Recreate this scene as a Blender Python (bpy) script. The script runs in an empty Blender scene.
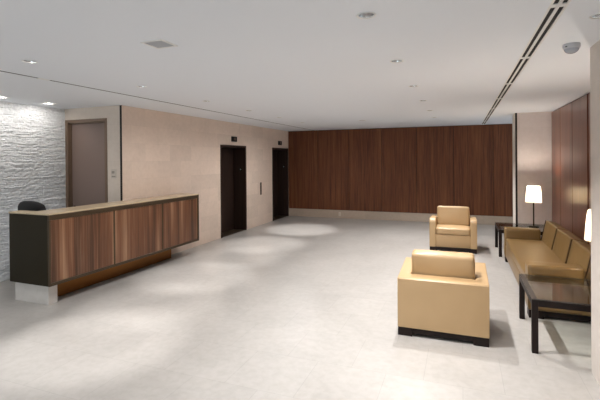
import bpy, bmesh, math, random
from mathutils import Vector, Matrix, noise
random.seed(7)
SC = bpy.context.scene
COL = SC.collection
ZC = 2.716          # ceiling height
PI = math.pi

# ------------------------------------------------------------------ materials
def srgb(r, g, b):
    f = lambda c: (c/255/12.92) if c <= 10 else ((c/255+.055)/1.055)**2.4
    return (f(r), f(g), f(b), 1)

def mat(name, col=(.8,.8,.8,1), rough=.5, metal=0, coat=0, emis=None, emis_s=0, spec=.5):
    m = bpy.data.materials.new(name); m.use_nodes = True
    b = m.node_tree.nodes['Principled BSDF']
    b.inputs['Base Color'].default_value = col
    b.inputs['Roughness'].default_value = rough
    b.inputs['Metallic'].default_value = metal
    b.inputs['Coat Weight'].default_value = coat
    b.inputs['Specular IOR Level'].default_value = spec
    if emis: 
        b.inputs['Emission Color'].default_value = emis
        b.inputs['Emission Strength'].default_value = emis_s
    return m

class NT:
    def __init__(s, m):
        s.m = m; s.t = m.node_tree; s.b = s.t.nodes['Principled BSDF']
    def n(s, typ, **kw):
        nd = s.t.nodes.new(typ)
        for k, v in kw.items(): setattr(nd, k, v)
        return nd
    def l(s, a, b): s.t.links.new(a, b)
    def coords(s, order='XYZ', shift=(0,0,0), scale=(1,1,1), rnd=False):
        g = s.n('ShaderNodeNewGeometry')
        sep = s.n('ShaderNodeSeparateXYZ'); s.l(g.outputs['Position'], sep.inputs[0])
        comb = s.n('ShaderNodeCombineXYZ')
        for i, c in enumerate(order):
            if c in 'XYZ': s.l(sep.outputs[c], comb.inputs[i])
        mp = s.n('ShaderNodeMapping'); mp.inputs['Location'].default_value = shift
        mp.inputs['Scale'].default_value = scale
        if rnd:
            oi = s.n('ShaderNodeObjectInfo'); mul = s.n('ShaderNodeVectorMath', operation='MULTIPLY_ADD')
            cb = s.n('ShaderNodeCombineXYZ')
            for i in range(3): s.l(oi.outputs['Random'], cb.inputs[i])
            s.l(cb.outputs[0], mul.inputs[0]); mul.inputs[1].default_value = (7.3, 5.1, 9.7)
            s.l(comb.outputs[0], mul.inputs[2]); s.l(mul.outputs[0], mp.inputs[0])
        else:
            s.l(comb.outputs[0], mp.inputs[0])
        return mp.outputs[0]
    def noise(s, vec, scale=5, detail=4, rough=.55, dist=0):
        nd = s.n('ShaderNodeTexNoise'); s.l(vec, nd.inputs['Vector'])
        nd.inputs['Scale'].default_value = scale; nd.inputs['Detail'].default_value = detail
        nd.inputs['Roughness'].default_value = rough; nd.inputs['Distortion'].default_value = dist
        return nd.outputs['Fac']
    def ramp(s, fac, stops):
        r = s.n('ShaderNodeValToRGB'); e = r.color_ramp.elements
        while len(e) < len(stops): e.new(.5)
        for el, (p, c) in zip(e, stops): el.position = p; el.color = c
        s.l(fac, r.inputs[0]); return r.outputs['Color']
    def mix(s, fac, a, b, mode='MIX'):
        x = s.n('ShaderNodeMix', data_type='RGBA', blend_type=mode)
        for sock, v in ((x.inputs[0], fac), (x.inputs[6], a), (x.inputs[7], b)):
            if hasattr(v, 'links'): s.l(v, sock)
            else: sock.default_value = v
        return x.outputs[2]
    def bump(s, h, strength=.2, dist=.01):
        b = s.n('ShaderNodeBump'); b.inputs['Strength'].default_value = strength
        b.inputs['Distance'].default_value = dist
        s.l(h, b.inputs['Height']); s.l(b.outputs[0], s.b.inputs['Normal'])
    def color(s, c): s.l(c, s.b.inputs['Base Color'])

def wood(name, dark, mid, light, fx=45, fz=1.1, rough=.35, coat=.0, order='XYZ', figure=.5, contrast=1):
    m = mat(name, mid, rough, coat=coat); k = NT(m)
    m.node_tree.nodes['Principled BSDF'].inputs['Coat Roughness'].default_value = .12
    v = k.coords(order, scale=(fx, fx, fz), rnd=True)
    a = k.noise(v, 1.0, 5, .65, .3)
    v2 = k.coords(order, scale=(fx*.14, fx*.14, fz*.25), rnd=True)
    b = k.noise(v2, 1.0, 3, .55, .6)
    c1 = k.ramp(a, [(.28, dark), (.5, mid), (.75, light)])
    c2 = k.ramp(b, [(.35, dark), (.55, mid), (.7, light)])
    c = k.mix(figure, c1, c2)
    v3 = k.coords(order, scale=(fx*4, fx*4, fz*3), rnd=True)
    d = k.noise(v3, 1.0, 2, .5)
    c = k.mix(.35, c, k.ramp(d, [(.35, (.45,.45,.45,1)), (.6, (1,1,1,1))]), 'MULTIPLY')
    k.color(c); k.bump(a, .05, .002)
    return m

def stone_tile(name, order, base, w, h, shift, vary=.12, rough=.5, mortar=.0022, cloud=.10, mort=.72, vein=None):
    m = mat(name, base, rough); k = NT(m)
    v = k.coords(order, shift=shift)
    br = k.n('ShaderNodeTexBrick'); k.l(v, br.inputs['Vector'])
    br.offset = .5; br.squash = 1
    lo = tuple(c*(1-vary) for c in base[:3])+(1,); hi = tuple(min(1, c*(1+vary)) for c in base[:3])+(1,)
    br.inputs['Color1'].default_value = lo; br.inputs['Color2'].default_value = hi
    br.inputs['Mortar'].default_value = tuple(c*mort for c in base[:3])+(1,)
    br.inputs['Scale'].default_value = 1; br.inputs['Mortar Size'].default_value = mortar
    br.inputs['Mortar Smooth'].default_value = .2
    br.inputs['Brick Width'].default_value = w; br.inputs['Row Height'].default_value = h
    n1 = k.noise(k.coords(order), 1.6, 6, .62, .8)
    n2 = k.noise(k.coords(order), 14, 4, .6, .3)
    a = 1-cloud*1.6
    c = k.mix(1, br.outputs['Color'], k.ramp(n1, [(.3, (a, a, a, 1)), (.68, (1, 1, 1, 1))]), 'MULTIPLY')
    c = k.mix(.6, c, k.ramp(n2, [(.35, (a, a*.99, a*.97, 1)), (.6, (1, 1, 1, 1))]), 'MULTIPLY')
    k.color(c)
    return m

M = {}
M['ceil'] = mat('ceiling_paint', srgb(230,234,240), .85)
k = NT(M['ceil']); k.bump(k.noise(k.coords(), 60, 2), .02, .001)
M['plaster'] = mat('wall_plaster', srgb(214,206,196), .8)
M['floor'] = stone_tile('limestone_floor', 'XY0', srgb(177,173,168), .6, .6, (0,.1,0), .02, .33, .0020, .085, .80)
M['elev_wall'] = stone_tile('limestone_wall_cladding', 'YZ0', srgb(226,206,190), .664, .305, (-.189,.035,0), .06, .45, .0012, .05, .82)
M['xz_wall'] = stone_tile('limestone_end_cladding', 'XZ0', srgb(208,196,184), .664, .305, (.1,.035,0), .03, .5, .0012, .04, .85)
M['pier'] = stone_tile('pinkish_limestone_cladding', 'XZ0', srgb(212,201,196), .8, .61, (.1,.035,0), .02, .32, .0014, .04, .85)
M['near_pier'] = stone_tile('limestone_pier_cladding', 'YZ0', srgb(205,196,188), .8, .61, (.1,.035,0), .02, .5, .0012, .04, .85)
M['base_stone'] = stone_tile('baseboard_stone', 'XZ0', srgb(186,168,150), .997, 1.0, (.2,.1,0), .04, .4, .0015, .06, .8)
M['wood_back'] = wood('walnut_panelling', srgb(62,28,10), srgb(108,60,30), srgb(144,92,56), 52, 1.1, .58, figure=.32)
M['wood_alc'] = wood('glossy_rosewood_panelling', srgb(74,36,22), srgb(116,66,46), srgb(146,94,70), 30, .8, .3, .12, figure=.5)
M['wood_desk'] = wood('figured_rosewood', srgb(64,36,20), srgb(122,78,50), srgb(190,152,120), 38, .8, .38, figure=.68)
M['dark_wood'] = wood('espresso_wood', srgb(15,8,6), srgb(25,12,8), srgb(40,20,13), 60, 5, .55)
M['dark_wood'].node_tree.nodes['Principled BSDF'].inputs['Specular IOR Level'].default_value = .25
M['wood_back'].node_tree.nodes['Principled BSDF'].inputs['Specular IOR Level'].default_value = .35
M['seam'] = mat('shadow_gap_black', srgb(24,14,11), .7)
M['leather'] = mat('tan_leather', srgb(174,145,106), .42)
k = NT(M['leather'])
nn = k.n('ShaderNodeTexVoronoi'); nn.inputs['Scale'].default_value = 420
k.l(k.coords(), nn.inputs['Vector']); k.bump(nn.outputs['Distance'], .06, .001)
n2 = k.noise(k.coords(), 3, 3)
k.color(k.mix(1, srgb(174,145,106), k.ramp(n2, [(.3,(.93,.92,.9,1)),(.7,(1,1,1,1))]), 'MULTIPLY'))
M['leather2'] = mat('olive_tan_leather', srgb(118,92,54), .34)
k = NT(M['leather2'])
nn = k.n('ShaderNodeTexVoronoi'); nn.inputs['Scale'].default_value = 420
k.l(k.coords(), nn.inputs['Vector']); k.bump(nn.outputs['Distance'], .06, .001)
M['seam_leather'] = mat('gap_shade_piping_leather', srgb(66,46,24), .6)  # piping colour, dark enough to carry the shade of the cushion gaps
M['bronze'] = mat('dark_bronze', srgb(42,35,17), .34, .6)
M['shade_bronze'] = mat('golden_shade_bronze', srgb(128,84,40), .3, .8)  # golden brown that also holds the shade under the desk
M['bronze_rim'] = mat('bronze_rim', srgb(84,70,54), .38, .6)
M['bronze_door'] = mat('elevator_bronze', srgb(70,52,42), .42, .5)
k = NT(M['bronze_door'])
bn = k.noise(k.coords(scale=(90,90,1)), 1, 3)
k.color(k.ramp(bn, [(.3, srgb(44,31,26)), (.7, srgb(68,50,42))]))
M['door_frame'] = mat('taupe_metal', srgb(118,98,82), .4, .2)
M['door_leaf'] = mat('taupe_painted_door', srgb(124,106,98), .45)
M['desk_top'] = stone_tile('counter_stone', 'YX0', srgb(196,176,146), 2.2, 1, (.2,.3,0), .02, .25, .001, .06, .85)
M['marble'] = stone_tile('pale_marble_plinth', 'XZ0', srgb(214,208,202), 3, 2, (1.3,.3,0), .01, .3, .001, .06, .9)
M['white_metal'] = mat('white_enamel', srgb(228,228,226), .45)
M['grey_plastic'] = mat('grey_plastic', srgb(185,186,190), .4)
M['smoke'] = mat('smoked_dome_plastic', srgb(165,168,176), .2, 0, .4)
M['chrome'] = mat('bright_reflector', srgb(215,215,215), .18, .9)
M['black'] = mat('black_fabric', srgb(14,13,14), .8)
M['black_plastic'] = mat('black_plastic', srgb(20,20,21), .4)
M['slot_dark'] = mat('slot_black', srgb(20,15,14), .8)
M['lamp_on'] = mat('lamp_glass', (1,1,1,1), .4, emis=(1,.93,.82,1), emis_s=9)
M['lamp_dim'] = mat('downlight_lamp', (1,1,1,1), .4, emis=(1,.95,.88,1), emis_s=5)
M['digit'] = mat('lit_indicator_digit', (.25,.16,.12,1), .5, emis=(1,.6,.42,1), emis_s=.12)
M['plate_lit'] = mat('brushed_plate', srgb(190,195,205), .3, .3)
M['switch'] = mat('switch_plate', srgb(190,180,168), .4)
M['switch_key'] = mat('switch_key_grey', srgb(140,132,124), .4)
M['outlet'] = mat('outlet_plate', srgb(212,200,186), .4)
M['rough_stone'] = mat('split_face_stone', srgb(222,224,226), .85)
k = NT(M['rough_stone'])
a = k.noise(k.coords(), 26, 6, .7); b = k.noise(k.coords('YZX', scale=(1,6,1)), 4, 3)
c = k.ramp(a, [(.25, srgb(198,201,204)), (.6, srgb(226,229,231)), (.8, srgb(236,238,239))])
c = k.mix(.5, c, k.ramp(b, [(.35, (.86,.85,.84,1)), (.65, (1,1,1,1))]), 'MULTIPLY')
k.color(c); k.bump(a, .5, .006)

# lamp shade: thin parchment that lets the bulb shine through
def shade_mat():
    m = bpy.data.materials.new('parchment_shade'); m.use_nodes = True; t = m.node_tree
    t.nodes.clear(); o = t.nodes.new('ShaderNodeOutputMaterial')
    d = t.nodes.new('ShaderNodeBsdfDiffuse'); d.inputs[0].default_value = (.85,.78,.62,1)
    tr = t.nodes.new('ShaderNodeBsdfTranslucent'); tr.inputs[0].default_value = (.80,.74,.62,1)
    mx = t.nodes.new('ShaderNodeMixShader'); mx.inputs[0].default_value = .6
    t.links.new(d.outputs[0], mx.inputs[1]); t.links.new(tr.outputs[0], mx.inputs[2])
    t.links.new(mx.outputs[0], o.inputs[0]); return m
M['shade'] = shade_mat()
def glass_mat(name, tint, ior=1.5, rough=0.0):
    m = bpy.data.materials.new(name); m.use_nodes = True; t = m.node_tree
    t.nodes.clear(); o = t.nodes.new('ShaderNodeOutputMaterial')
    tr = t.nodes.new('ShaderNodeBsdfTransparent'); tr.inputs[0].default_value = tint
    g = t.nodes.new('ShaderNodeBsdfGlossy'); g.inputs['Roughness'].default_value = rough
    f = t.nodes.new('ShaderNodeFresnel'); bf = t.nodes.new('ShaderNodeNewGeometry'); mr = t.nodes.new('ShaderNodeMapRange')
    mr.inputs['To Min'].default_value = ior; mr.inputs['To Max'].default_value = 1/ior
    t.links.new(bf.outputs['Backfacing'], mr.inputs['Value']); t.links.new(mr.outputs[0], f.inputs[0])
    mx = t.nodes.new('ShaderNodeMixShader'); t.links.new(f.outputs[0], mx.inputs[0])
    t.links.new(tr.outputs[0], mx.inputs[1]); t.links.new(g.outputs[0], mx.inputs[2])
    t.links.new(mx.outputs[0], o.inputs[0]); return m
M['glass'] = glass_mat('table_glass', (.95,.98,.96,1), 2.0)
M['pane'] = glass_mat('window_glass', (.97,.98,.98,1), 1.45)
M['glass_edge'] = mat('green_glass_edge', srgb(120,160,140), .15)

# ------------------------------------------------------------------ geometry helpers
def obj(name, bm, m, parent=None, loc=(0,0,0), smooth=False, auto=None):
    me = bpy.data.meshes.new(name)
    bmesh.ops.recalc_face_normals(bm, faces=bm.faces)
    bm.to_mesh(me); bm.free()
    for mm in (m if isinstance(m, (list, tuple)) else [m]): me.materials.append(mm)
    if smooth:
        for p in me.polygons: p.use_smooth = True
    if auto is not None:
        me.shade_smooth() if hasattr(me, 'shade_smooth') else None
        try: me.set_sharp_from_angle(angle=math.radians(auto))
        except Exception: pass
    o = bpy.data.objects.new(name, me); COL.objects.link(o)
    if parent: o.parent = parent
    o.location = loc
    return o

def box(bm, a, b, bev=0, seg=2, mi=0):
    lo = Vector([min(a[i], b[i]) for i in range(3)]); hi = Vector([max(a[i], b[i]) for i in range(3)])
    r = bmesh.ops.create_cube(bm, size=1)
    vs = r['verts']
    for v in vs:
        v.co = Vector([lo[i] + (v.co[i]+.5)*(hi[i]-lo[i]) for i in range(3)])
    fs = list({f for v in vs for f in v.link_faces})
    for f in fs: f.material_index = mi
    if bev > 0:
        es = list({e for v in vs for e in v.link_edges})
        bmesh.ops.bevel(bm, geom=es, offset=bev, segments=seg, affect='EDGES', profile=.5)
    return vs

def bx(a, b, bev=0, seg=2):
    bm = bmesh.new(); box(bm, a, b, bev, seg); return bm

def lathe(prof, n=32, ax=(0,0), bm=None):
    bm = bm or bmesh.new(); rings = []
    for r, z in prof:
        rings.append([bm.verts.new((ax[0]+r*math.cos(2*PI*i/n), ax[1]+r*math.sin(2*PI*i/n), z)) for i in range(n)])
    for a, b in zip(rings, rings[1:]):
        for i in range(n): bm.faces.new((a[i], a[(i+1)%n], b[(i+1)%n], b[i]))
    return bm, rings

def solid_lathe(prof, n=32, ax=(0,0), bm=None):
    bm, rings = lathe(prof, n, ax, bm)
    bm.faces.new(rings[0]); bm.faces.new(rings[-1]); return bm

def prism(pts, x0, x1, axis=0, bev=0, seg=3):
    """pts: closed outline in the two other axes, extruded along axis from x0 to x1."""
    bm = bmesh.new()
    def P(p, t):
        c = list(p); c.insert(axis, t); return c
    A = [bm.verts.new(P(p, x0)) for p in pts]; B = [bm.verts.new(P(p, x1)) for p in pts]
    n = len(pts)
    for i in range(n): bm.faces.new((A[i], A[(i+1)%n], B[(i+1)%n], B[i]))
    fa = bm.faces.new(A); fb = bm.faces.new(B[::-1])
    if bev:
        es = list(set(list(fa.edges)+list(fb.edges)))
        bmesh.ops.bevel(bm, geom=es, offset=bev, segments=seg, affect='EDGES', profile=.5)
    return bm

def cushion(size, r=.03, puff=.02, n=14, seedv=0, wrinkle=.002):
    """soft upholstered block centred at the origin: rounded edges, gently crowned faces."""
    bm = bmesh.new(); bmesh.ops.create_cube(bm, size=2)
    bmesh.ops.subdivide_edges(bm, edges=bm.edges[:], cuts=n, use_grid_fill=True)
    h = Vector(size)/2
    for v in bm.verts:
        p = v.co.copy()
        q = Vector([math.copysign(abs(c)**.8, c) for c in p])   # finer steps near the edges
        w = Vector([q[i]*h[i] for i in range(3)])
        inner = Vector([max(-h[i]+r, min(h[i]-r, w[i])) for i in range(3)])
        d = w-inner
        if d.length > 1e-9:
            w = inner + d.normalized()*r
        for i in range(3):
            if abs(abs(p[i])-1) < 1e-5:
                j, l = (i+1) % 3, (i+2) % 3
                k_ = (1-min(1, q[j]**2))*(1-min(1, q[l]**2))
                w[i] += math.copysign(puff*k_*min(1, min(size[j], size[l])/.3), p[i])
        w += Vector([noise.noise(w*7+Vector((seedv, i*9, 3))) for i in range(3)])*wrinkle
        v.co = w
    return bm

def move(bm, m):
    bmesh.ops.transform(bm, matrix=m, verts=bm.verts); return bm
T = Matrix.Translation
def R(a, ax): return Matrix.Rotation(math.radians(a), 4, ax)

def thing(name, label, cat, loc=(0,0,0), rotz=0, group=None):
    o = bpy.data.objects.new(name, None); COL.objects.link(o)
    o.empty_display_size = .1
    o.location = loc; o.rotation_euler = (0,0,rotz)
    o['label'] = label; o['category'] = cat
    if group: o['group'] = group
    return o
def struct(name, bm, m, **kw):
    o = obj(name, bm, m, **kw); o['kind'] = 'structure'; return o
def dup(root, loc, rotz=None, label=None):
    r = root.copy(); COL.objects.link(r); r.location = loc
    if rotz is not None: r.rotation_euler = (0,0,rotz)
    if label: r['label'] = label
    for ch in list(root.children):
        c = ch.copy(); COL.objects.link(c); c.parent = r
        for g in ch.children:
            d = g.copy(); COL.objects.link(d); d.parent = c
    return r

# ------------------------------------------------------------------ the room shell
XE, XS, YD, YB, XW, XP = -5.19, -6.48, 5.289, 12.34, 1.66, 1.005
YF = -4.0
struct('floor', bx((-6.9,YF-.2,-.12), (3.3,YB+.3,0)), M['floor'])

# downlight positions
row_l = [(-3.66, y) for y in (1.25, 2.64, 4.06, 5.45, 6.81, 8.2, 9.6)]
row_r = [(-.56, y) for y in (1.25, 2.62, 3.95, 5.39, 6.79, 8.25, 9.66)]
row_s = [(-6.04, y) for y in (2.48, 3.21, 3.94, 4.67)]
alc = [(.84, 3.2)]
# ceiling slab with real slots and holes
bm = bmesh.new()
ZT = ZC+.16
SL0, SL1 = -4.342, -4.302
SR0, SR1 = .497, .601
for x0, x1 in ((-6.9, SL0), (SL1, SR0), (SR1, 3.3)):
    box(bm, (x0, YF-.2, ZC), (x1, YB+.3, ZT))
box(bm, (SL0-.02, YF-.2, ZT), (SL1+.02, YB+.3, ZT+.02))
box(bm, (SR0-.02, YF-.2, ZT), (SR1+.02, YB+.3, ZT+.02))
ceil = struct('ceiling', bm, M['ceil'])
cut = bmesh.new()
for x, y in row_l+row_r+alc:
    solid_lathe([(.056, ZC-.05), (.056, ZC+.13)], 28, (x, y), cut)
for x, y in row_s:
    box(cut, (x-.07, y-.07, ZC-.05), (x+.07, y+.07, ZC+.10))
cutter = obj('cutter', cut, M['ceil'])
md = ceil.modifiers.new('holes', 'BOOLEAN'); md.operation = 'DIFFERENCE'; md.solver = 'EXACT'; md.object = cutter
dg = bpy.context.evaluated_depsgraph_get()
newme = bpy.data.meshes.new_from_object(ceil.evaluated_get(dg))
ceil.modifiers.clear(); ceil.data = newme
bpy.data.objects.remove(cutter, do_unlink=True)

# ceiling reveal lining (left) : black inside, small white joint
bm = bmesh.new()
box(bm, (SL0, YF, ZC+.0015), (SL1, YB, ZC+.03))
struct('trim_1', bm, M['slot_dark'])
struct('trim_2', bx((SL0-.006, 3.21, ZC-.003), (SL1+.006, 3.34, ZC+.015), .001, 1), M['white_metal'])

# stone wall, left of the desk: split-face courses
def stone_wall():
    y0, y1, dy, dz = 1.9, YD, .015, .0105
    ny = int((y1-y0)/dy)+1; nz = int(ZC/dz)+1
    rnd = random.Random(3)
    z = 0; courses = []
    while z < ZC:
        h = rnd.choice([.026, .036, .045, .055, .07, .085]); st = []
        y = y0 - rnd.random()*.4
        while y < y1+.1:
            w = rnd.uniform(.10, .42)
            st.append((y, y+w, rnd.uniform(0, .014), rnd.uniform(-.006, .009), rnd.random()*50)); y += w
        courses.append((z, z+h, st)); z += h
    def depth(y, z):
        zz = z + .020*noise.noise(Vector((y*3.1, z*2, 1.7))) + .011*noise.noise(Vector((y*13, z*5, 5)))
        for a, b, st in courses:
            if a <= zz < b:
                for s0, s1, off, tilt, sd in st:
                    if s0 <= y < s1:
                        t = (zz-a)/(b-a)
                        e = min(1, min(t, 1-t)*(b-a)/.010)
                        se = min(1, min(y-s0, s1-y)/.010)
                        d = off + tilt*(t-.4) + .009*noise.noise(Vector((y*6, z*14, sd))) + .010*noise.noise(Vector((y*20, z*30, sd))) + .006*noise.noise(Vector((y*45, z*50, sd)))
                        return .014 + d*.9 - (1-e)*.010 - (1-se)*.004
        return .012
    bm = bmesh.new(); g = []
    for i in range(ny+1):
        y = min(y1, y0+i*dy); rowv = []
        for j in range(nz+1):
            zz = min(ZC, j*dz)
            rowv.append(bm.verts.new((XS+max(0, depth(y, zz)), y, zz)))
        g.append(rowv)
    for i in range(ny):
        for j in range(nz):
            bm.faces.new((g[i][j], g[i+1][j], g[i+1][j+1], g[i][j+1]))
    # back of the slab
    bk = [bm.verts.new(p) for p in ((XS-.2, y0, 0), (XS-.2, y1, 0), (XS-.2, y1, ZC), (XS-.2, y0, ZC))]
    bm.faces.new(bk)
    box(bm, (XS-.2, YF, 0), (XS+.012, y0+.005, ZC))
    o = struct('wall_left', bm, M['rough_stone']); return o
stone_wall()

# wall with the grey door (faces the camera)
bm = bmesh.new()
DX0, DX1, DZ = -6.45, -5.50, 2.52
box(bm, (XS-.2, YD, 0), (DX0, YD+.25, ZC))
box(bm, (DX0, YD, DZ), (DX1, YD+.25, ZC))
box(bm, (DX1, YD, 0), (-5.226, YD+.25, ZC))
struct('wall_door_side', bm, M['xz_wall'])
struct('trim_3', bx((-5.226, YD-.001, 0), (XE-.003, YD+.25, ZC)), M['seam'])
d1 = bpy.data.objects.new('door_1', None); COL.objects.link(d1); d1['kind'] = 'structure'; d1.location = (-5.97, YD, 0)
bm = bmesh.new(); FW = .055
for a, b in (((DX0, YD-.012, 0), (DX0+FW, YD+.24, DZ)), ((DX1-FW, YD-.012, 0), (DX1, YD+.24, DZ)), ((DX0+FW, YD-.012, DZ-FW), (DX1-FW, YD+.24, DZ))):
    box(bm, a, b, .004, 1)
box(bm, (DX0+FW, YD+.045, 0), (DX0+FW+.012, YD+.07, DZ-FW)); box(bm, (DX1-FW-.012, YD+.045, 0), (DX1-FW, YD+.07, DZ-FW))
box(bm, (DX0+FW+.012, YD+.045, DZ-FW-.012), (DX1-FW-.012, YD+.07, DZ-FW))
obj('door_frame', move(bm, T((5.97,-YD,0))), M['door_frame'], d1)
lf = obj('door_leaf', move(bx((DX0+FW+.002, YD+.072, .008), (DX1-FW-.002, YD+.115, DZ-FW-.004), .002, 1), T((5.97,-YD,0))), M['door_leaf'], d1)
hb = bmesh.new()
solid_lathe([(.026, 0), (.026, .008)], 20, bm=hb); move(hb, R(90,'X'))
box(hb, (-.008, -.05, -.008), (.008, 0, .008)); box(hb, (-.012, -.062, -.010), (.11, -.046, .010), .004)
obj('door_handle', move(hb, T((DX0+FW+.07+5.97, .072, 1.0))), M['bronze'], d1)

# elevator wall
bm = bmesh.new()
E1, E2, EZ, ED = (8.27, 9.50), (11.09, 12.285), 2.165, .75
segs = [(YD+.26, E1[0]), (E1[1], E2[0]), (E2[1], YB+.1)]
box(bm, (XE-.003, YD+.01, 0), (XE, YD+.26, ZC))
for a, b in segs: box(bm, (XE-ED, a, 0), (XE, b, ZC))
for a, b in (E1, E2): box(bm, (XE-ED, a, EZ), (XE, b, ZC))
struct('wall_elevator_side', bm, M['elev_wall'])
for i, (a, b) in enumerate((E1, E2)):
    root = bpy.data.objects.new('door_%d' % (i+2), None); COL.objects.link(root); root['kind'] = 'structure'
    root.location = (XE, (a+b)/2, 0); w = (b-a)/2
    fr = bmesh.new(); t = .05
    for s in (-1, 1):
        box(fr, (-.36, s*w, 0), (.010, s*(w-t), EZ), .003, 1)
    box(fr, (-.36, -w+t, EZ-t), (.010, w-t, EZ), .003, 1)
    obj('door_frame', fr, M['bronze_door'], root)
    for s in (-1, 1):
        obj('door_leaf', bx((-.375, 0 if s < 0 else .003, .006), (-.345, s*(w-.004) , EZ-.01), .003, 1) if True else None, M['bronze_door'], root)
    obj('door_sill', bx((-.36, -w+t, -.002), (-.02, w-t, .004)), M['bronze_rim'], root)
    # position plate on the far jamb
    pl = thing('jamb_plate', ('small bright plate on the far jamb of the nearer elevator doorway', 'small bright plate on the far jamb of the elevator doorway next to the back wall')[i], 'sign', (XE-.13, b-t, 1.56+.02*i))
    obj('plate', bx((-.035, -.006, -.045), (.035, 0, .045), .003, 1), M['bronze'], pl)
    obj('symbol', move(solid_lathe([(.014, 0), (.014, .003)], 18), T((0, -.006, .0)) @ R(90, 'X')), M['plate_lit'], pl)
    # floor indicator above the opening
    ind = thing('elevator_indicator', ('dark floor indicator box above the nearer elevator doorway', 'dark floor indicator box above the elevator doorway next to the back wall')[i], 'indicator', (XE, (8.89, 11.64)[i], 2.315))
    obj('housing', bx((0, -.125, -.062), (.022, .125, .062), .004, 1), M['slot_dark'], ind)
    dgt = bmesh.new()   # lit numeral 1
    box(dgt, (.022, .014, -.030), (.0245, .026, .032)); box(dgt, (.022, .002, .018), (.0245, .014, .026))
    obj('numeral', dgt, M['digit'], ind)
cp = thing('call_button_panel', 'narrow dark bronze call button plate on the stone between the elevators', 'button panel', (XE, 10.33, 1.01))
obj('plate', bx((0, -.045, -.17), (.008, .045, .17), .003, 1), M['bronze_rim'], cp)
for dz in (.05, -.05):
    bt = move(solid_lathe([(.017, 0), (.017, .008), (.013, .010)], 20), T((.008, 0, dz)) @ R(90, 'Y'))
    obj('button', bt, M['bronze'], cp)
sw = thing('light_switch', 'pale wall switch plate on the stone strip right of the grey door', 'switch', (-5.36, YD, 1.59))
obj('plate', bx((-.055, -.008, -.075), (.055, 0, .075), .003, 1), M['switch'], sw)
obj('rocker', bx((-.04, -.013, .005), (.02, -.008, .045), .002, 1), M['switch_key'], sw)
obj('rocker', bx((-.04, -.013, -.055), (.04, -.008, -.035), .002, 1), M['switch_key'], sw)

# back wall: stone base, walnut panels
wb = struct('wall_back', bx((XE-.9, YB, 0), (3.3, YB+.25, ZC)), M['seam'])
x = XE
PW = .997
i = 0
while x < 3.1:
    x1 = min(3.15, x+PW)
    p = obj('wood_panel', bx((x+.006, YB-.030, .246), (x1-.006, YB, ZC-.012), .002, 1), M['wood_back'], wb)
    x = x1; i += 1
struct('baseboard_back', bx((XE, YB-.034, 0), (3.15, YB, .242), .003, 1), M['base_stone'])
struct('baseboard_right', bx((XW-.012, 4.16, 0), (XW, 9.46, .09)), M['seam'])

# far pier with dark corner strip, and an added, unseen window beyond it
struct('wall_pier', bx((1.052, 9.47, 0), (3.15, 10.0, ZC)), M['pier'])
struct('trim_5', bx((1.022, 9.462, 0), (1.055, 9.50, ZC)), M['seam'])
struct('trim_6', bx((1.024, 9.50, 0), (1.054, 10.0, ZC)), M['plaster'])
bm = bmesh.new()
box(bm, (3.15, 9.6, 0), (3.3, 10.1, ZC)); box(bm, (3.15, 12.25, 0), (3.3, YB+.25, ZC))
box(bm, (3.15, 10.1, 2.6), (3.3, 12.25, ZC)); box(bm, (3.15, 10.1, 0), (3.3, 12.25, .08))
struct('wall_far_right', bm, M['plaster'])
w2 = bpy.data.objects.new('added_window_2', None); COL.objects.link(w2); w2['kind'] = 'structure'; w2.location = (3.22, 11.175, 0)  # unseen window, added to light the back wall and far ceiling
fb = bmesh.new()
for yy in (-1.075, -.03, 1.015): box(fb, (-.04, yy, .08), (.04, yy+.06, 2.6))
for zz in (.08, 2.54): box(fb, (-.04, -1.075, zz), (.04, 1.075, zz+.06))
obj('window_frame', fb, M['bronze'], w2)
for y0 in (-1.015, .03): obj('pane', bx((-.004, y0, .14), (.004, y0+.985, 2.54)), M['pane'], w2)
# alcove wall with glossy panels
wr = struct('wall_right', bx((XW+.03, 4.0, 0), (XW+.25, 9.47, ZC)), M['seam'])
ys = [9.468, 8.69, 7.82, 6.955, 6.09, 5.22, 4.35, 4.125]
for a, b in zip(ys, ys[1:]):
    g = .009
    lo = b + (.045 if abs(b-6.955) > .01 and False else g)
    hi = a - (.06 if abs(a-6.955) < .01 else g)
    obj('wood_panel', bx((XW, lo, .09), (XW+.03, hi, ZC-.02), .002, 1), M['wood_alc'], wr)
# near pier / right wall
struct('wall_near_right', bx((XP, YF, 0), (XW+.25, 4.12, ZC)), M['near_pier'])
# wall behind the viewpoint with unseen glazing, added for even ambient daylight
bm = bmesh.new()
WX0, WX1, WZ1 = -6.0, .6, 2.55
box(bm, (-6.9, YF-.2, 0), (WX0, YF, ZC)); box(bm, (WX1, YF-.2, 0), (XW+.25, YF, ZC))
box(bm, (WX0, YF-.2, WZ1), (WX1, YF, ZC)); box(bm, (WX0, YF-.2, 0), (WX1, YF, .08))
struct('wall_front', bm, M['plaster'])
w1 = bpy.data.objects.new('added_window_1', None); COL.objects.link(w1); w1['kind'] = 'structure'; w1.location = (0, YF-.1, 0)  # unseen glazing, added as the room's main daylight
n = 5; pw = (WX1-WX0)/n
fb = bmesh.new()
for i in range(n+1):
    xx = WX0+i*pw; box(fb, (max(WX0, xx-.03), -.04, .08), (min(WX1, xx+.03), .04, WZ1))
box(fb, (WX0, -.04, .08), (WX1, .04, .14)); box(fb, (WX0, -.04, WZ1-.06), (WX1, .04, WZ1))
obj('window_frame', fb, M['bronze'], w1)
for i in range(n):
    obj('pane', bx((WX0+i*pw+.03, -.004, .14), (WX0+(i+1)*pw-.03, .004, WZ1-.06)), M['pane'], w1)

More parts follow.
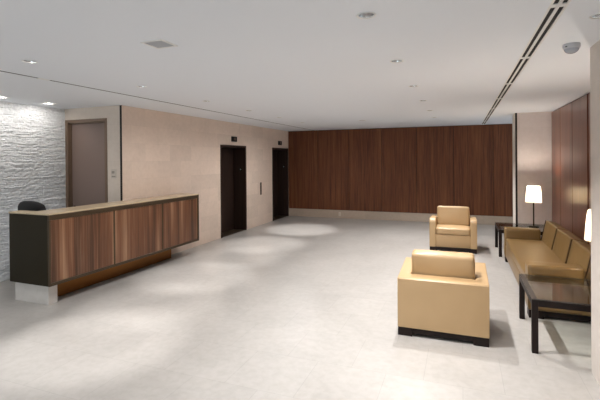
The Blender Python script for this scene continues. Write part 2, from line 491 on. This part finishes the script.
ot = thing('wall_outlet', 'small pale outlet plate in the stone base of the back wall', 'outlet', (-3.49, YB-.034, .125))
obj('plate', bx((-.035, -.006, -.057), (.035, 0, .057), .002, 1), M['outlet'], ot)
for dz in (.022, -.022): obj('socket', bx((-.014, -.008, dz-.014), (.014, -.006, dz+.014), .001, 1), M['switch'], ot)

# ------------------------------------------------------------------ ceiling fixtures
# slot diffuser
ds = thing('linear_air_diffuser', 'long two-slot linear air diffuser running down the ceiling above the armchairs', 'air diffuser', (.549, 0, ZC))
bm = bmesh.new()
for a, b in ((-.052, -.037), (-.010, .010), (.037, .052)):
    box(bm, (a, YF, -.002), (b, YB, .006))
obj('frame', bm, M['white_metal'], ds)
obj('plenum', bx((-.052, YF, .004), (.052, YB, .04)), M['slot_dark'], ds)
for yy in (-1.3, .1, 1.5, 2.9, 4.3, 5.72, 7.1, 8.5, 9.9, 11.3):
    obj('crossbar', bx((-.040, yy-.028, -.0015), (.040, yy+.028, .005)), M['white_metal'], ds)

def downlight_parts(t):
    bm, _ = lathe([(.054, .0), (.062, -.002), (.064, -.004), (.062, -.006), (.050, -.004), (.049, .0), (.049, .01), (.054, .01), (.054, 0)], 32)
    obj('trim_ring', bm, M['white_metal'], t, smooth=True)
    bm, _ = lathe([(.0495, -.002), (.044, .03), (.036, .06), (.030, .08)], 32)
    obj('reflector', bm, M['chrome'], t, smooth=True)
    obj('lamp', solid_lathe([(.026, .072), (.030, .082), (.030, .10)], 24), M['lamp_dim'], t)
def spot(x, y, power, size=95, blend=.8, tx=0, ty=0, col=(1,.975,.965), z=ZC-.012, rad=.028, name='downlight_beam'):
    l = bpy.data.lights.new(name, 'SPOT'); l.energy = power; l.spot_size = math.radians(size); l.spot_blend = blend
    l.shadow_soft_size = rad; l.color = col
    o = bpy.data.objects.new(name, l); COL.objects.link(o); o.location = (x, y, z)
    d = Vector((tx, ty, -2.7)); o.rotation_euler = d.to_track_quat('-Z', 'Y').to_euler()
    return o
ordn = ['nearest', 'second', 'third', 'fourth', 'fifth', 'sixth', 'seventh']
proto = None
# ----- light tuning per fixture: (power, tilt x, tilt y)
LL = [(80,0,0),(150,.2,.4),(75,0,.1),(115,-.2,0),(70,-.2,0),(115,-.3,-.2),(170,-.2,.4)]
LR = [(80,0,0),(90,0,.2),(130,0,0),(120,0,0),(130,-.9,-.1),(110,0,0),(130,-.5,.4)]
for side, row, tune in (('left', row_l, LL), ('right', row_r, LR)):
    for i, (x, y) in enumerate(row):
        if i == 0:      # behind the viewpoint's field: light only with its fixture
            lab = 'round recessed downlight above the open floor behind the viewer, %s row' % side
        else:
            lab = '%s round ceiling downlight in the row %s' % (ordn[i-1], 'along the reception desk side' if side == 'left' else 'over the tan armchairs')
        if proto is None:
            proto = thing('recessed_downlight', lab, 'downlight', (x, y, ZC), 0, 'recessed ceiling downlights'); downlight_parts(proto)
        else:
            dup(proto, (x, y, ZC), None, lab)
        e, tx, ty = tune[i]
        if side == 'left':
            spot(x, y, e*1.75, 44, .7, tx, ty); spot(x, y, e*.45, 168, 1.0, 0, 0)
        else:
            spot(x, y, e*.45, 46, .7, tx, ty); spot(x, y, e*1.5*(.7, .75, 1.25, 1, .9, 1, 1)[i], 118, .7, 0, 0)
dup(proto, (.84, 3.2, ZC), None, 'round recessed downlight beside the pale pier, right of the security dome')
spot(.84, 3.2, 10, 90, .9, -.3, 0)
# square wall washers over the stone wall
sq = None
for i, (x, y) in enumerate(row_s):
    lab = ['square recessed washer light over the stone wall, farthest from the grey door', 'square recessed washer light over the stone wall, third from the grey door',
           'square recessed washer light over the stone wall, second from the grey door', 'square recessed washer light over the stone wall, nearest the grey door'][i]
    if sq is None:
        sq = thing('square_downlight', lab, 'downlight', (x, y, ZC), 0, 'square lights over the stone wall')
        bm = bmesh.new()
        for s in (-1, 1):
            box(bm, (s*.066, -.08, -.004), (s*.08, .08, .002)); box(bm, (-.066, s*.066, -.004), (.066, s*.08, .002))
        obj('trim_ring', bm, M['white_metal'], sq)
        bm = bmesh.new()
        for s in (-1, 1):
            box(bm, (s*.060, -.068, 0), (s*.068, .068, .06)); box(bm, (-.060, s*.060, 0), (.060, s*.068, .06))
        obj('reflector', bm, M['white_metal'], sq)
        obj('lens', bx((-.06, -.06, .012), (.06, .06, .02)), M['lamp_on'], sq)
    else: dup(sq, (x, y, ZC), None, lab)
    spot(x, y, 10, 165, .6, -1.1, 0, (1,.94,.88), rad=.03)
# air vents
def vent(x, y, s, label):
    t = thing('ceiling_vent', label, 'vent', (x, y, ZC), 0)
    bm = bmesh.new(); h = s/2
    for q in (-1, 1):
        box(bm, (q*(h-.018), -h, -.006), (q*h, h, 0)); box(bm, (-h+.018, q*(h-.018), -.006), (h-.018, q*h, 0))
    obj('frame', bm, M['white_metal'], t)
    obj('backing', bx((-h+.018, -h+.018, -.0012), (h-.018, h-.018, 0)), M['grey_plastic'], t)
    bm = bmesh.new(); n = 7
    for k_ in range(n):
        c = -h+.03+(s-.06)*k_/(n-1); box(bm, (-h+.018, c-.005, -.005), (h-.018, c+.005, -.0012))
    obj('louvres', bm, M['grey_plastic'], t); return t
vent(-2.2, 2.64, .20, 'square white air vent in the ceiling left of centre, nearest the viewer')
vent(-2.18, 9.66, .16, 'small pale air vent in the ceiling near the walnut back wall')
# security dome
sd = thing('security_dome', 'grey dome camera hanging from the ceiling beside the pale pier', 'dome camera', (.832, 3.93, ZC))
obj('housing', solid_lathe([(.062, 0), (.063, -.010), (.060, -.032), (.054, -.038)], 36), M['grey_plastic'], sd, auto=40)
bm, rg = lathe([(.053*math.cos(a), -.036-.040*math.sin(a)) for a in [PI/2*j/8 for j in range(8)]] , 36)
bm.faces.new(rg[-1]); obj('dome', bm, M['smoke'], sd, smooth=True)
obj('label_tab', bx((-.050, -.047, -.028), (-.038, -.036, -.021)), M['slot_dark'], sd)

# ------------------------------------------------------------------ reception desk
DYN, DYF, XF, XB = 3.65, 6.79, -4.75, -5.15
dk = thing('reception_desk', 'long reception desk with rosewood front panels, dark bronze end and stone counter', 'desk', (-4.95, 5.2, 0))
O = T((4.95, -5.2, 0))
ZB, ZTOP = .25, 1.156
def dpart(name, bm, m, parent=dk, **kw): return obj(name, move(bm, O), m, parent, **kw)
bm = bmesh.new()
box(bm, (XB, DYN+.02, ZB), (XF-.02, DYF-.02, ZTOP-.03))           # carcass behind the panels
dpart('carcass', bm, M['bronze'])
dpart('end_panel', bx((-5.475, DYN, ZB), (XF-.031, DYN+.15, ZTOP-.022), .003, 1), M['bronze'])
dpart('end_panel', bx((XB, DYF-.035, ZB), (XF-.003, DYF, ZTOP-.022), .003, 1), M['bronze'])
bm = bmesh.new()
box(bm, (XF-.03, DYN, ZTOP-.085), (XF, DYF, ZTOP-.022), .002, 1)
box(bm, (XF-.03, DYN, ZB), (XF, DYF, ZB+.038), .002, 1)
seam_y = [DYN+.022, 4.69, 5.745, DYF-.045]
box(bm, (XF-.03, DYN, ZB+.038), (XF, DYN+.022, ZTOP-.085), .001, 1)
box(bm, (XF-.03, DYF-.045, ZB+.038), (XF, DYF, ZTOP-.085), .001, 1)
for s in seam_y[1:3]: box(bm, (XF-.03, s-.012, ZB+.038), (XF-.002, s+.012, ZTOP-.085), .001, 1)
dpart('front_frame', bm, M['bronze_rim'])
for a, b in zip(seam_y, seam_y[1:]):
    a2 = a+(.012 if a != seam_y[0] else 0); b2 = b-(.012 if b != seam_y[-1] else 0)
    dpart('front_panel', bx((XF-.022, a2+.002, ZB+.04), (XF-.006, b2-.002, ZTOP-.087), .002, 1), M['wood_desk'])
bm = bmesh.new()
box(bm, (XB-.012, DYN-.006, ZTOP-.022), (XF+.006, DYF+.004, ZTOP), .003, 1)
box(bm, (-5.481, DYN-.006, ZTOP-.022), (XB-.012, DYN+.158, ZTOP), .003, 1)
dpart('counter_top', bm, M['desk_top'])
dpart('worktop', bx((-5.60, 4.12, .72), (XB, YD-.05, .75), .003, 1), M['desk_top'])
dpart('end_plinth', bx((-5.437, DYN+.045, 0), (-4.83, DYN+.17, ZB), .002, 1), M['marble'])
dpart('recessed_plinth', bx((-5.14, DYN+.17, 0), (-5.02, 6.3, ZB), .002, 1), M['shade_bronze'])  # guessed plinth; its bronze tone also stands in for brown floor shade

# black task chair behind the desk
oc = thing('office_chair', 'black padded office chair tucked behind the near end of the desk', 'chair', (-5.585, 4.27, 0), PI)
bm = bmesh.new()
obj('seat', move(cushion((.50,.48,.09), .035, .015, 10), T((0,0,.47))), M['black'], oc, smooth=True)
bk = cushion((.50,.10,.62), .045, .02, 14)
for v in bk.verts:
    t = (v.co.z+.31)/.62
    v.co.x *= 1-.10*max(0, (t-.62)/.38)**2
    if t > .5: v.co.z -= .07*(abs(v.co.x)/.25)**3*(t-.5)*2
    v.co.y += .10*(v.co.x/.28)**2*-.6
obj('backrest', move(bk, T((0,.25,.945)) @ R(-6,'X')), M['black'], oc, smooth=True)
bm = bmesh.new(); box(bm, (-.04,.20,.40), (.04,.24,.75), .01); box(bm, (-.04,-.02,.40), (.04,.24,.43), .01)
obj('back_bracket', bm, M['black_plastic'], oc)
obj('gas_column', solid_lathe([(.05,.11),(.028,.13),(.028,.30),(.02,.30),(.02,.42)], 20), M['black_plastic'], oc)
for i in range(5):
    a = 2*PI*i/5+.3; bm = bmesh.new()
    box(bm, (.03,-.022,.085), (.27,.022,.115), .006); move(bm, Matrix.Rotation(a, 4, 'Z'))
    lg = obj('base_arm', bm, M['black_plastic'], oc)
    c = move(solid_lathe([(.028,-.02),(.030,-.015),(.030,.015),(.028,.02)], 18), Matrix.Rotation(a,4,'Z') @ T((.27,0,.030)) @ R(90,'X'))
    box(c, (.27*math.cos(a)-.008, .27*math.sin(a)-.008, .05), (.27*math.cos(a)+.008, .27*math.sin(a)+.008, .09))
    obj('caster', c, M['black_plastic'], lg)
for s in (-1, 1):
    bm = bmesh.new(); box(bm, (s*.26,-.02,.44), (s*.285,.02,.66), .006); box(bm, (s*.235,-.14,.66), (s*.305,.12,.69), .012)
    obj('armrest', bm, M['black_plastic'], oc)

# ------------------------------------------------------------------ armchairs (local: back at y=0, front at y=.80, x centred)
def armchair(loc, rotz, label):
    t = thing('armchair', label, 'armchair', loc, rotz, 'tan leather club armchairs')
    W, D, AW = .86, .82, .115
    zb, hb, hf = .088, .590, .635
    # side outline (y,z) with rounded front corner
    def outline(back=0.0):
        pts = [(back, zb), (back, hb+.008)]
        r = .085; cx, cz = D-r-.012, hf-r
        for j in range(9):
            a = PI/2 - (PI/2)*j/8
            pts.append((cx+r*math.cos(a), cz+r*math.sin(a)))
        pts += [(D, zb)]
        return pts
    for s in (-1, 1):
        x0, x1 = (-W/2, -W/2+AW) if s < 0 else (W/2-AW, W/2)
        obj('arm', prism(outline(.1552), x0, x1, 0, .010, 3), M['leather'], t, auto=35)
    bm = prism([(0, zb), (0, hb-.012), (.012, hb), (.155, hb+.008), (.155, zb)], -W/2, W/2, 0, .008, 3)
    obj('back_panel', bm, M['leather'], t, auto=35)
    obj('seat_base', bx((-W/2+AW-.001, .15, zb), (W/2-AW+.001, D-.022, .325), .006, 2), M['leather'], t, auto=35)
    sc = obj('seat_cushion', move(cushion((W-2*AW-.006, .645, .135), .030, .012, 16, 3), T((0, .155+.325, .325+.066))), M['leather'], t, smooth=True)
    bc = cushion((W-2*AW-.02, .16, .38), .028, .016, 20, 8, .004)
    obj('back_cushion', move(bc, T((0, .262, .632)) @ R(7, 'X')), M['leather'], t, smooth=True)
    bm = bmesh.new(); box(bm, (-W/2+.14, .015, .03), (W/2-.14, .045, zb)); box(bm, (-W/2+.14, D-.045, .03), (W/2-.14, D-.015, zb))
    box(bm, (-W/2+.015, .14, .03), (-W/2+.045, D-.14, zb)); box(bm, (W/2-.045, .14, .03), (W/2-.015, D-.14, zb))
    obj('plinth', bm, M['dark_wood'], t)
    for sx in (-1, 1):
        for y0, y1 in ((.004, .14), (D-.14, D-.004)):
            obj('leg', bx((sx*(W/2-.004), y0, 0), (sx*(W/2-.145), y1, zb), .003, 1), M['dark_wood'], t)
    return t
armchair((-.19, 4.315, 0), 0, 'tan leather armchair in the foreground seen from behind')
# far one faces the viewer
armchair((-.165, 8.475+.82, 0), PI, 'tan leather armchair facing the viewer in front of the walnut back wall')

# ------------------------------------------------------------------ sofa (world coordinates about its base)
sf = thing('sofa', 'long tan leather three-cushion sofa against the glossy wood panels', 'sofa', (1.16, 6.7, 0))
S = T((-1.16, -6.7, 0))
SOFA_LAST = [None]
def sp(name, bm, m, parent=sf, **kw):
    SOFA_LAST[0] = obj(name, move(bm, S), m, parent, **kw); return SOFA_LAST[0]
Y0, Y1, X0, X1 = 5.28, 8.14, .69, 1.635
AT = .595
sp('arm', move(cushion((.54, .23, AT-.09), .016, .005, 14, 1), T((X0+.27, Y0+.115, .09+(AT-.09)/2))), M['leather2'], smooth=True)
sp('arm', move(cushion((.54, .20, AT-.09), .016, .005, 14, 2), T((X0+.27, Y1-.10, .09+(AT-.09)/2))), M['leather2'], smooth=True)
sp('seat_base', bx((X0+.012, Y0+.22, .09), (1.22, Y1-.19, .30), .008, 2), M['leather2'], auto=35)
sp('seat_cushion', move(cushion((.60, Y1-Y0-.425, .13), .028, .008, 16, 5), T((X0+.31, (Y0+.225+Y1-.195)/2, .362))), M['leather2'], smooth=True)
bm = prism([(1.19, .09), (1.19, .34), (1.44, .60), (X1, .60), (X1, .09)], Y0, Y1, 1, .012, 3)
sp('back_frame', bm, M['leather2'], auto=35)
L = .885
for i in range(3):
    ya = Y1-.145-L*i-.10; 
    c = cushion((.16, L-.022, .40), .020, .012, 18, 20+i, .003)
    sp('back_cushion', move(c, T((1.350, 8.0-L*(i+.5), .544)) @ R(12, 'Y')), M['leather2'], smooth=True)
    cu = SOFA_LAST[0]
    hx, hy, hz, q = -.081, (L-.022)/2-.001, .190, .005
    for sg in (-1, 1):  # dark piping on the sides also paints in the shaded gaps between cushions
        pb = bmesh.new(); box(pb, (hx-q, sg*hy-q, -hz-q), (hx+q, sg*hy+q, hz+q))
        obj('gap_shade_piping', move(pb, S @ T((1.350, 8.0-L*(i+.5), .544)) @ R(12, 'Y')), M['seam_leather'], cu)
bm = bmesh.new(); box(bm, (X0+.05, Y0+.16, .03), (X0+.08, Y1-.16, .09)); box(bm, (X0+.16, Y0+.02, .03), (X1-.05, Y0+.05, .09))
box(bm, (X0+.16, Y1-.05, .03), (X1-.05, Y1-.02, .09)); box(bm, (X1-.08, Y0+.05, .03), (X1-.05, Y1-.05, .09))
sp('plinth', bm, M['dark_wood'])
for xa in (X0+.01, X1-.16):
    for yb in (Y0+.01, Y1-.16): sp('leg', bx((xa, yb, 0), (xa+.15, yb+.15, .09), .003, 1), M['dark_wood'])

# ------------------------------------------------------------------ side tables
def side_table(loc, label):
    t = thing('side_table', label, 'table', loc, 0, 'glass topped side tables')
    S_, H, F = .93, .492, .052
    h = S_/2
    for sx in (-1, 1):
        for sy in (-1, 1):
            obj('leg', bx((sx*h, sy*h, 0), (sx*(h-F), sy*(h-F), H), .002, 1), M['dark_wood'], t)
    bm = bmesh.new()
    for q in (-1, 1):
        box(bm, (-h+F, q*h, H-.058), (h-F, q*(h-F), H), .002, 1)
        box(bm, (q*h, -h+F, H-.058), (q*(h-F), h-F, H), .002, 1)
    obj('top_frame', bm, M['dark_wood'], t)
    obj('glass_top', bx((-h, -h, H), (h, h, H+.012), .0015, 1), M['glass'], t)
    return t
side_table((1.062, 4.80, 0), 'square dark wood side table with glass top beside the near pale pier')
side_table((1.09, 8.83, 0), 'square dark wood side table with glass top at the far end of the sofa')

def lamp(loc, label, r0=.108, r1=.138):
    t = thing('table_lamp', label, 'lamp', loc, 0, 'matching lamps on the side tables')
    obj('base', solid_lathe([(.085, 0), (.085, .014), (.078, .018), (.012, .024)], 36), M['bronze'], t, auto=40)
    obj('pole', solid_lathe([(.0125, .02), (.0125, .50)], 16), M['bronze'], t, auto=40)
    bm, _ = lathe([(r1, .468), (r0, .768)], 48)
    bmesh.ops.solidify(bm, geom=bm.faces[:], thickness=.0015)
    sh = obj('lamp_shade', bm, M['shade'], t, auto=60)
    bm = bmesh.new()
    for a in range(3):
        b2 = bmesh.new(); box(b2, (0, -.0015, .735), (r0, .0015, .738)); move(b2, Matrix.Rotation(a*2*PI/3, 4, 'Z'))
        me = bpy.data.meshes.new('t'); b2.to_mesh(me); b2.free(); bm.from_mesh(me); bpy.data.meshes.remove(me)
    box(bm, (-.003, -.003, .50), (.003, .003, .738))
    obj('harp', bm, M['bronze'], sh)
    bulb = solid_lathe([(.012, .50), (.016, .54), (.030, .585), (.033, .61), (.028, .635), (.012, .655)], 20)
    obj('bulb', bulb, mat('bulb', (1,1,1,1), emis=(1,.82,.60,1), emis_s=60), t, smooth=True)
    pl = bpy.data.lights.new('bulb_light', 'POINT'); pl.energy = 36; pl.shadow_soft_size = .03; pl.color = (1,.90,.78)
    po = bpy.data.objects.new('bulb_light', pl); COL.objects.link(po); po.location = (loc[0], loc[1], loc[2]+.69)
    return t
lamp((1.255, 8.85, .504), 'lit table lamp with cream shade on the far side table beyond the sofa')
lamp((1.285, 4.92, .504), 'lit table lamp with cream shade half hidden by the near pale pier')

# ------------------------------------------------------------------ daylight and world
w = bpy.data.worlds.new('World'); SC.world = w; w.use_nodes = True
bg = w.node_tree.nodes['Background']; bg.inputs[0].default_value = (.84,.93,1,1); bg.inputs[1].default_value = 3.0
l = bpy.data.lights.new('added_window_daylight', 'AREA'); l.shape = 'RECTANGLE'; l.size = WX1-WX0; l.size_y = WZ1  # portal for the added front glazing
l.cycles.is_portal = True
o = bpy.data.objects.new('added_window_daylight', l); COL.objects.link(o); o.location = ((WX0+WX1)/2, YF-.25, WZ1/2); o.rotation_euler = (math.radians(90), 0, PI)
o.rotation_euler = Vector((0,1,0)).to_track_quat('-Z', 'Z').to_euler()

l = bpy.data.lights.new('added_side_window_daylight', 'AREA'); l.shape = 'RECTANGLE'; l.size = 2.15; l.size_y = 2.6; l.cycles.is_portal = True  # portal for the added window beyond the pier
o = bpy.data.objects.new('added_side_window_daylight', l); COL.objects.link(o); o.location = (3.34, 11.175, 1.3)
o.rotation_euler = Vector((-1,0,0)).to_track_quat('-Z', 'Z').to_euler()

# ------------------------------------------------------------------ camera
cam = bpy.data.cameras.new('camera'); co = bpy.data.objects.new('camera', cam); COL.objects.link(co)
r = Vector((0.93197267, 0.36244854, -0.00761603)); u = Vector((0.00544717, 0.00700543, 0.99996063)); f = Vector((-0.36248762, 0.93197746, -0.00455455))
m = Matrix((( r.x, u.x, -f.x, 0), (r.y, u.y, -f.y, 0), (r.z, u.z, -f.z, 1.8), (0,0,0,1)))
co.matrix_world = m
cam.sensor_width = 36; cam.lens = 415.499/600*36; cam.shift_y = -(200-161.612)/600
cam.clip_start = .05; cam.clip_end = 100
SC.camera = co

vs = SC.view_settings
vs.view_transform = 'Standard'; vs.look = 'None'; vs.gamma = 1; vs.use_curve_mapping = False
vs.exposure = 0.1
SC.cycles.max_bounces = 10; SC.cycles.diffuse_bounces = 6; SC.cycles.glossy_bounces = 4; SC.cycles.transparent_max_bounces = 12
SC.cycles.sample_clamp_indirect = 8; SC.cycles.use_denoising = True; SC.cycles.use_adaptive_sampling = False
SC.cycles.denoising_input_passes = 'RGB_ALBEDO_NORMAL'; SC.cycles.denoising_prefilter = 'ACCURATE'; SC.cycles.denoising_quality = 'HIGH'
SC.cycles.caustics_reflective = False; SC.cycles.caustics_refractive = False
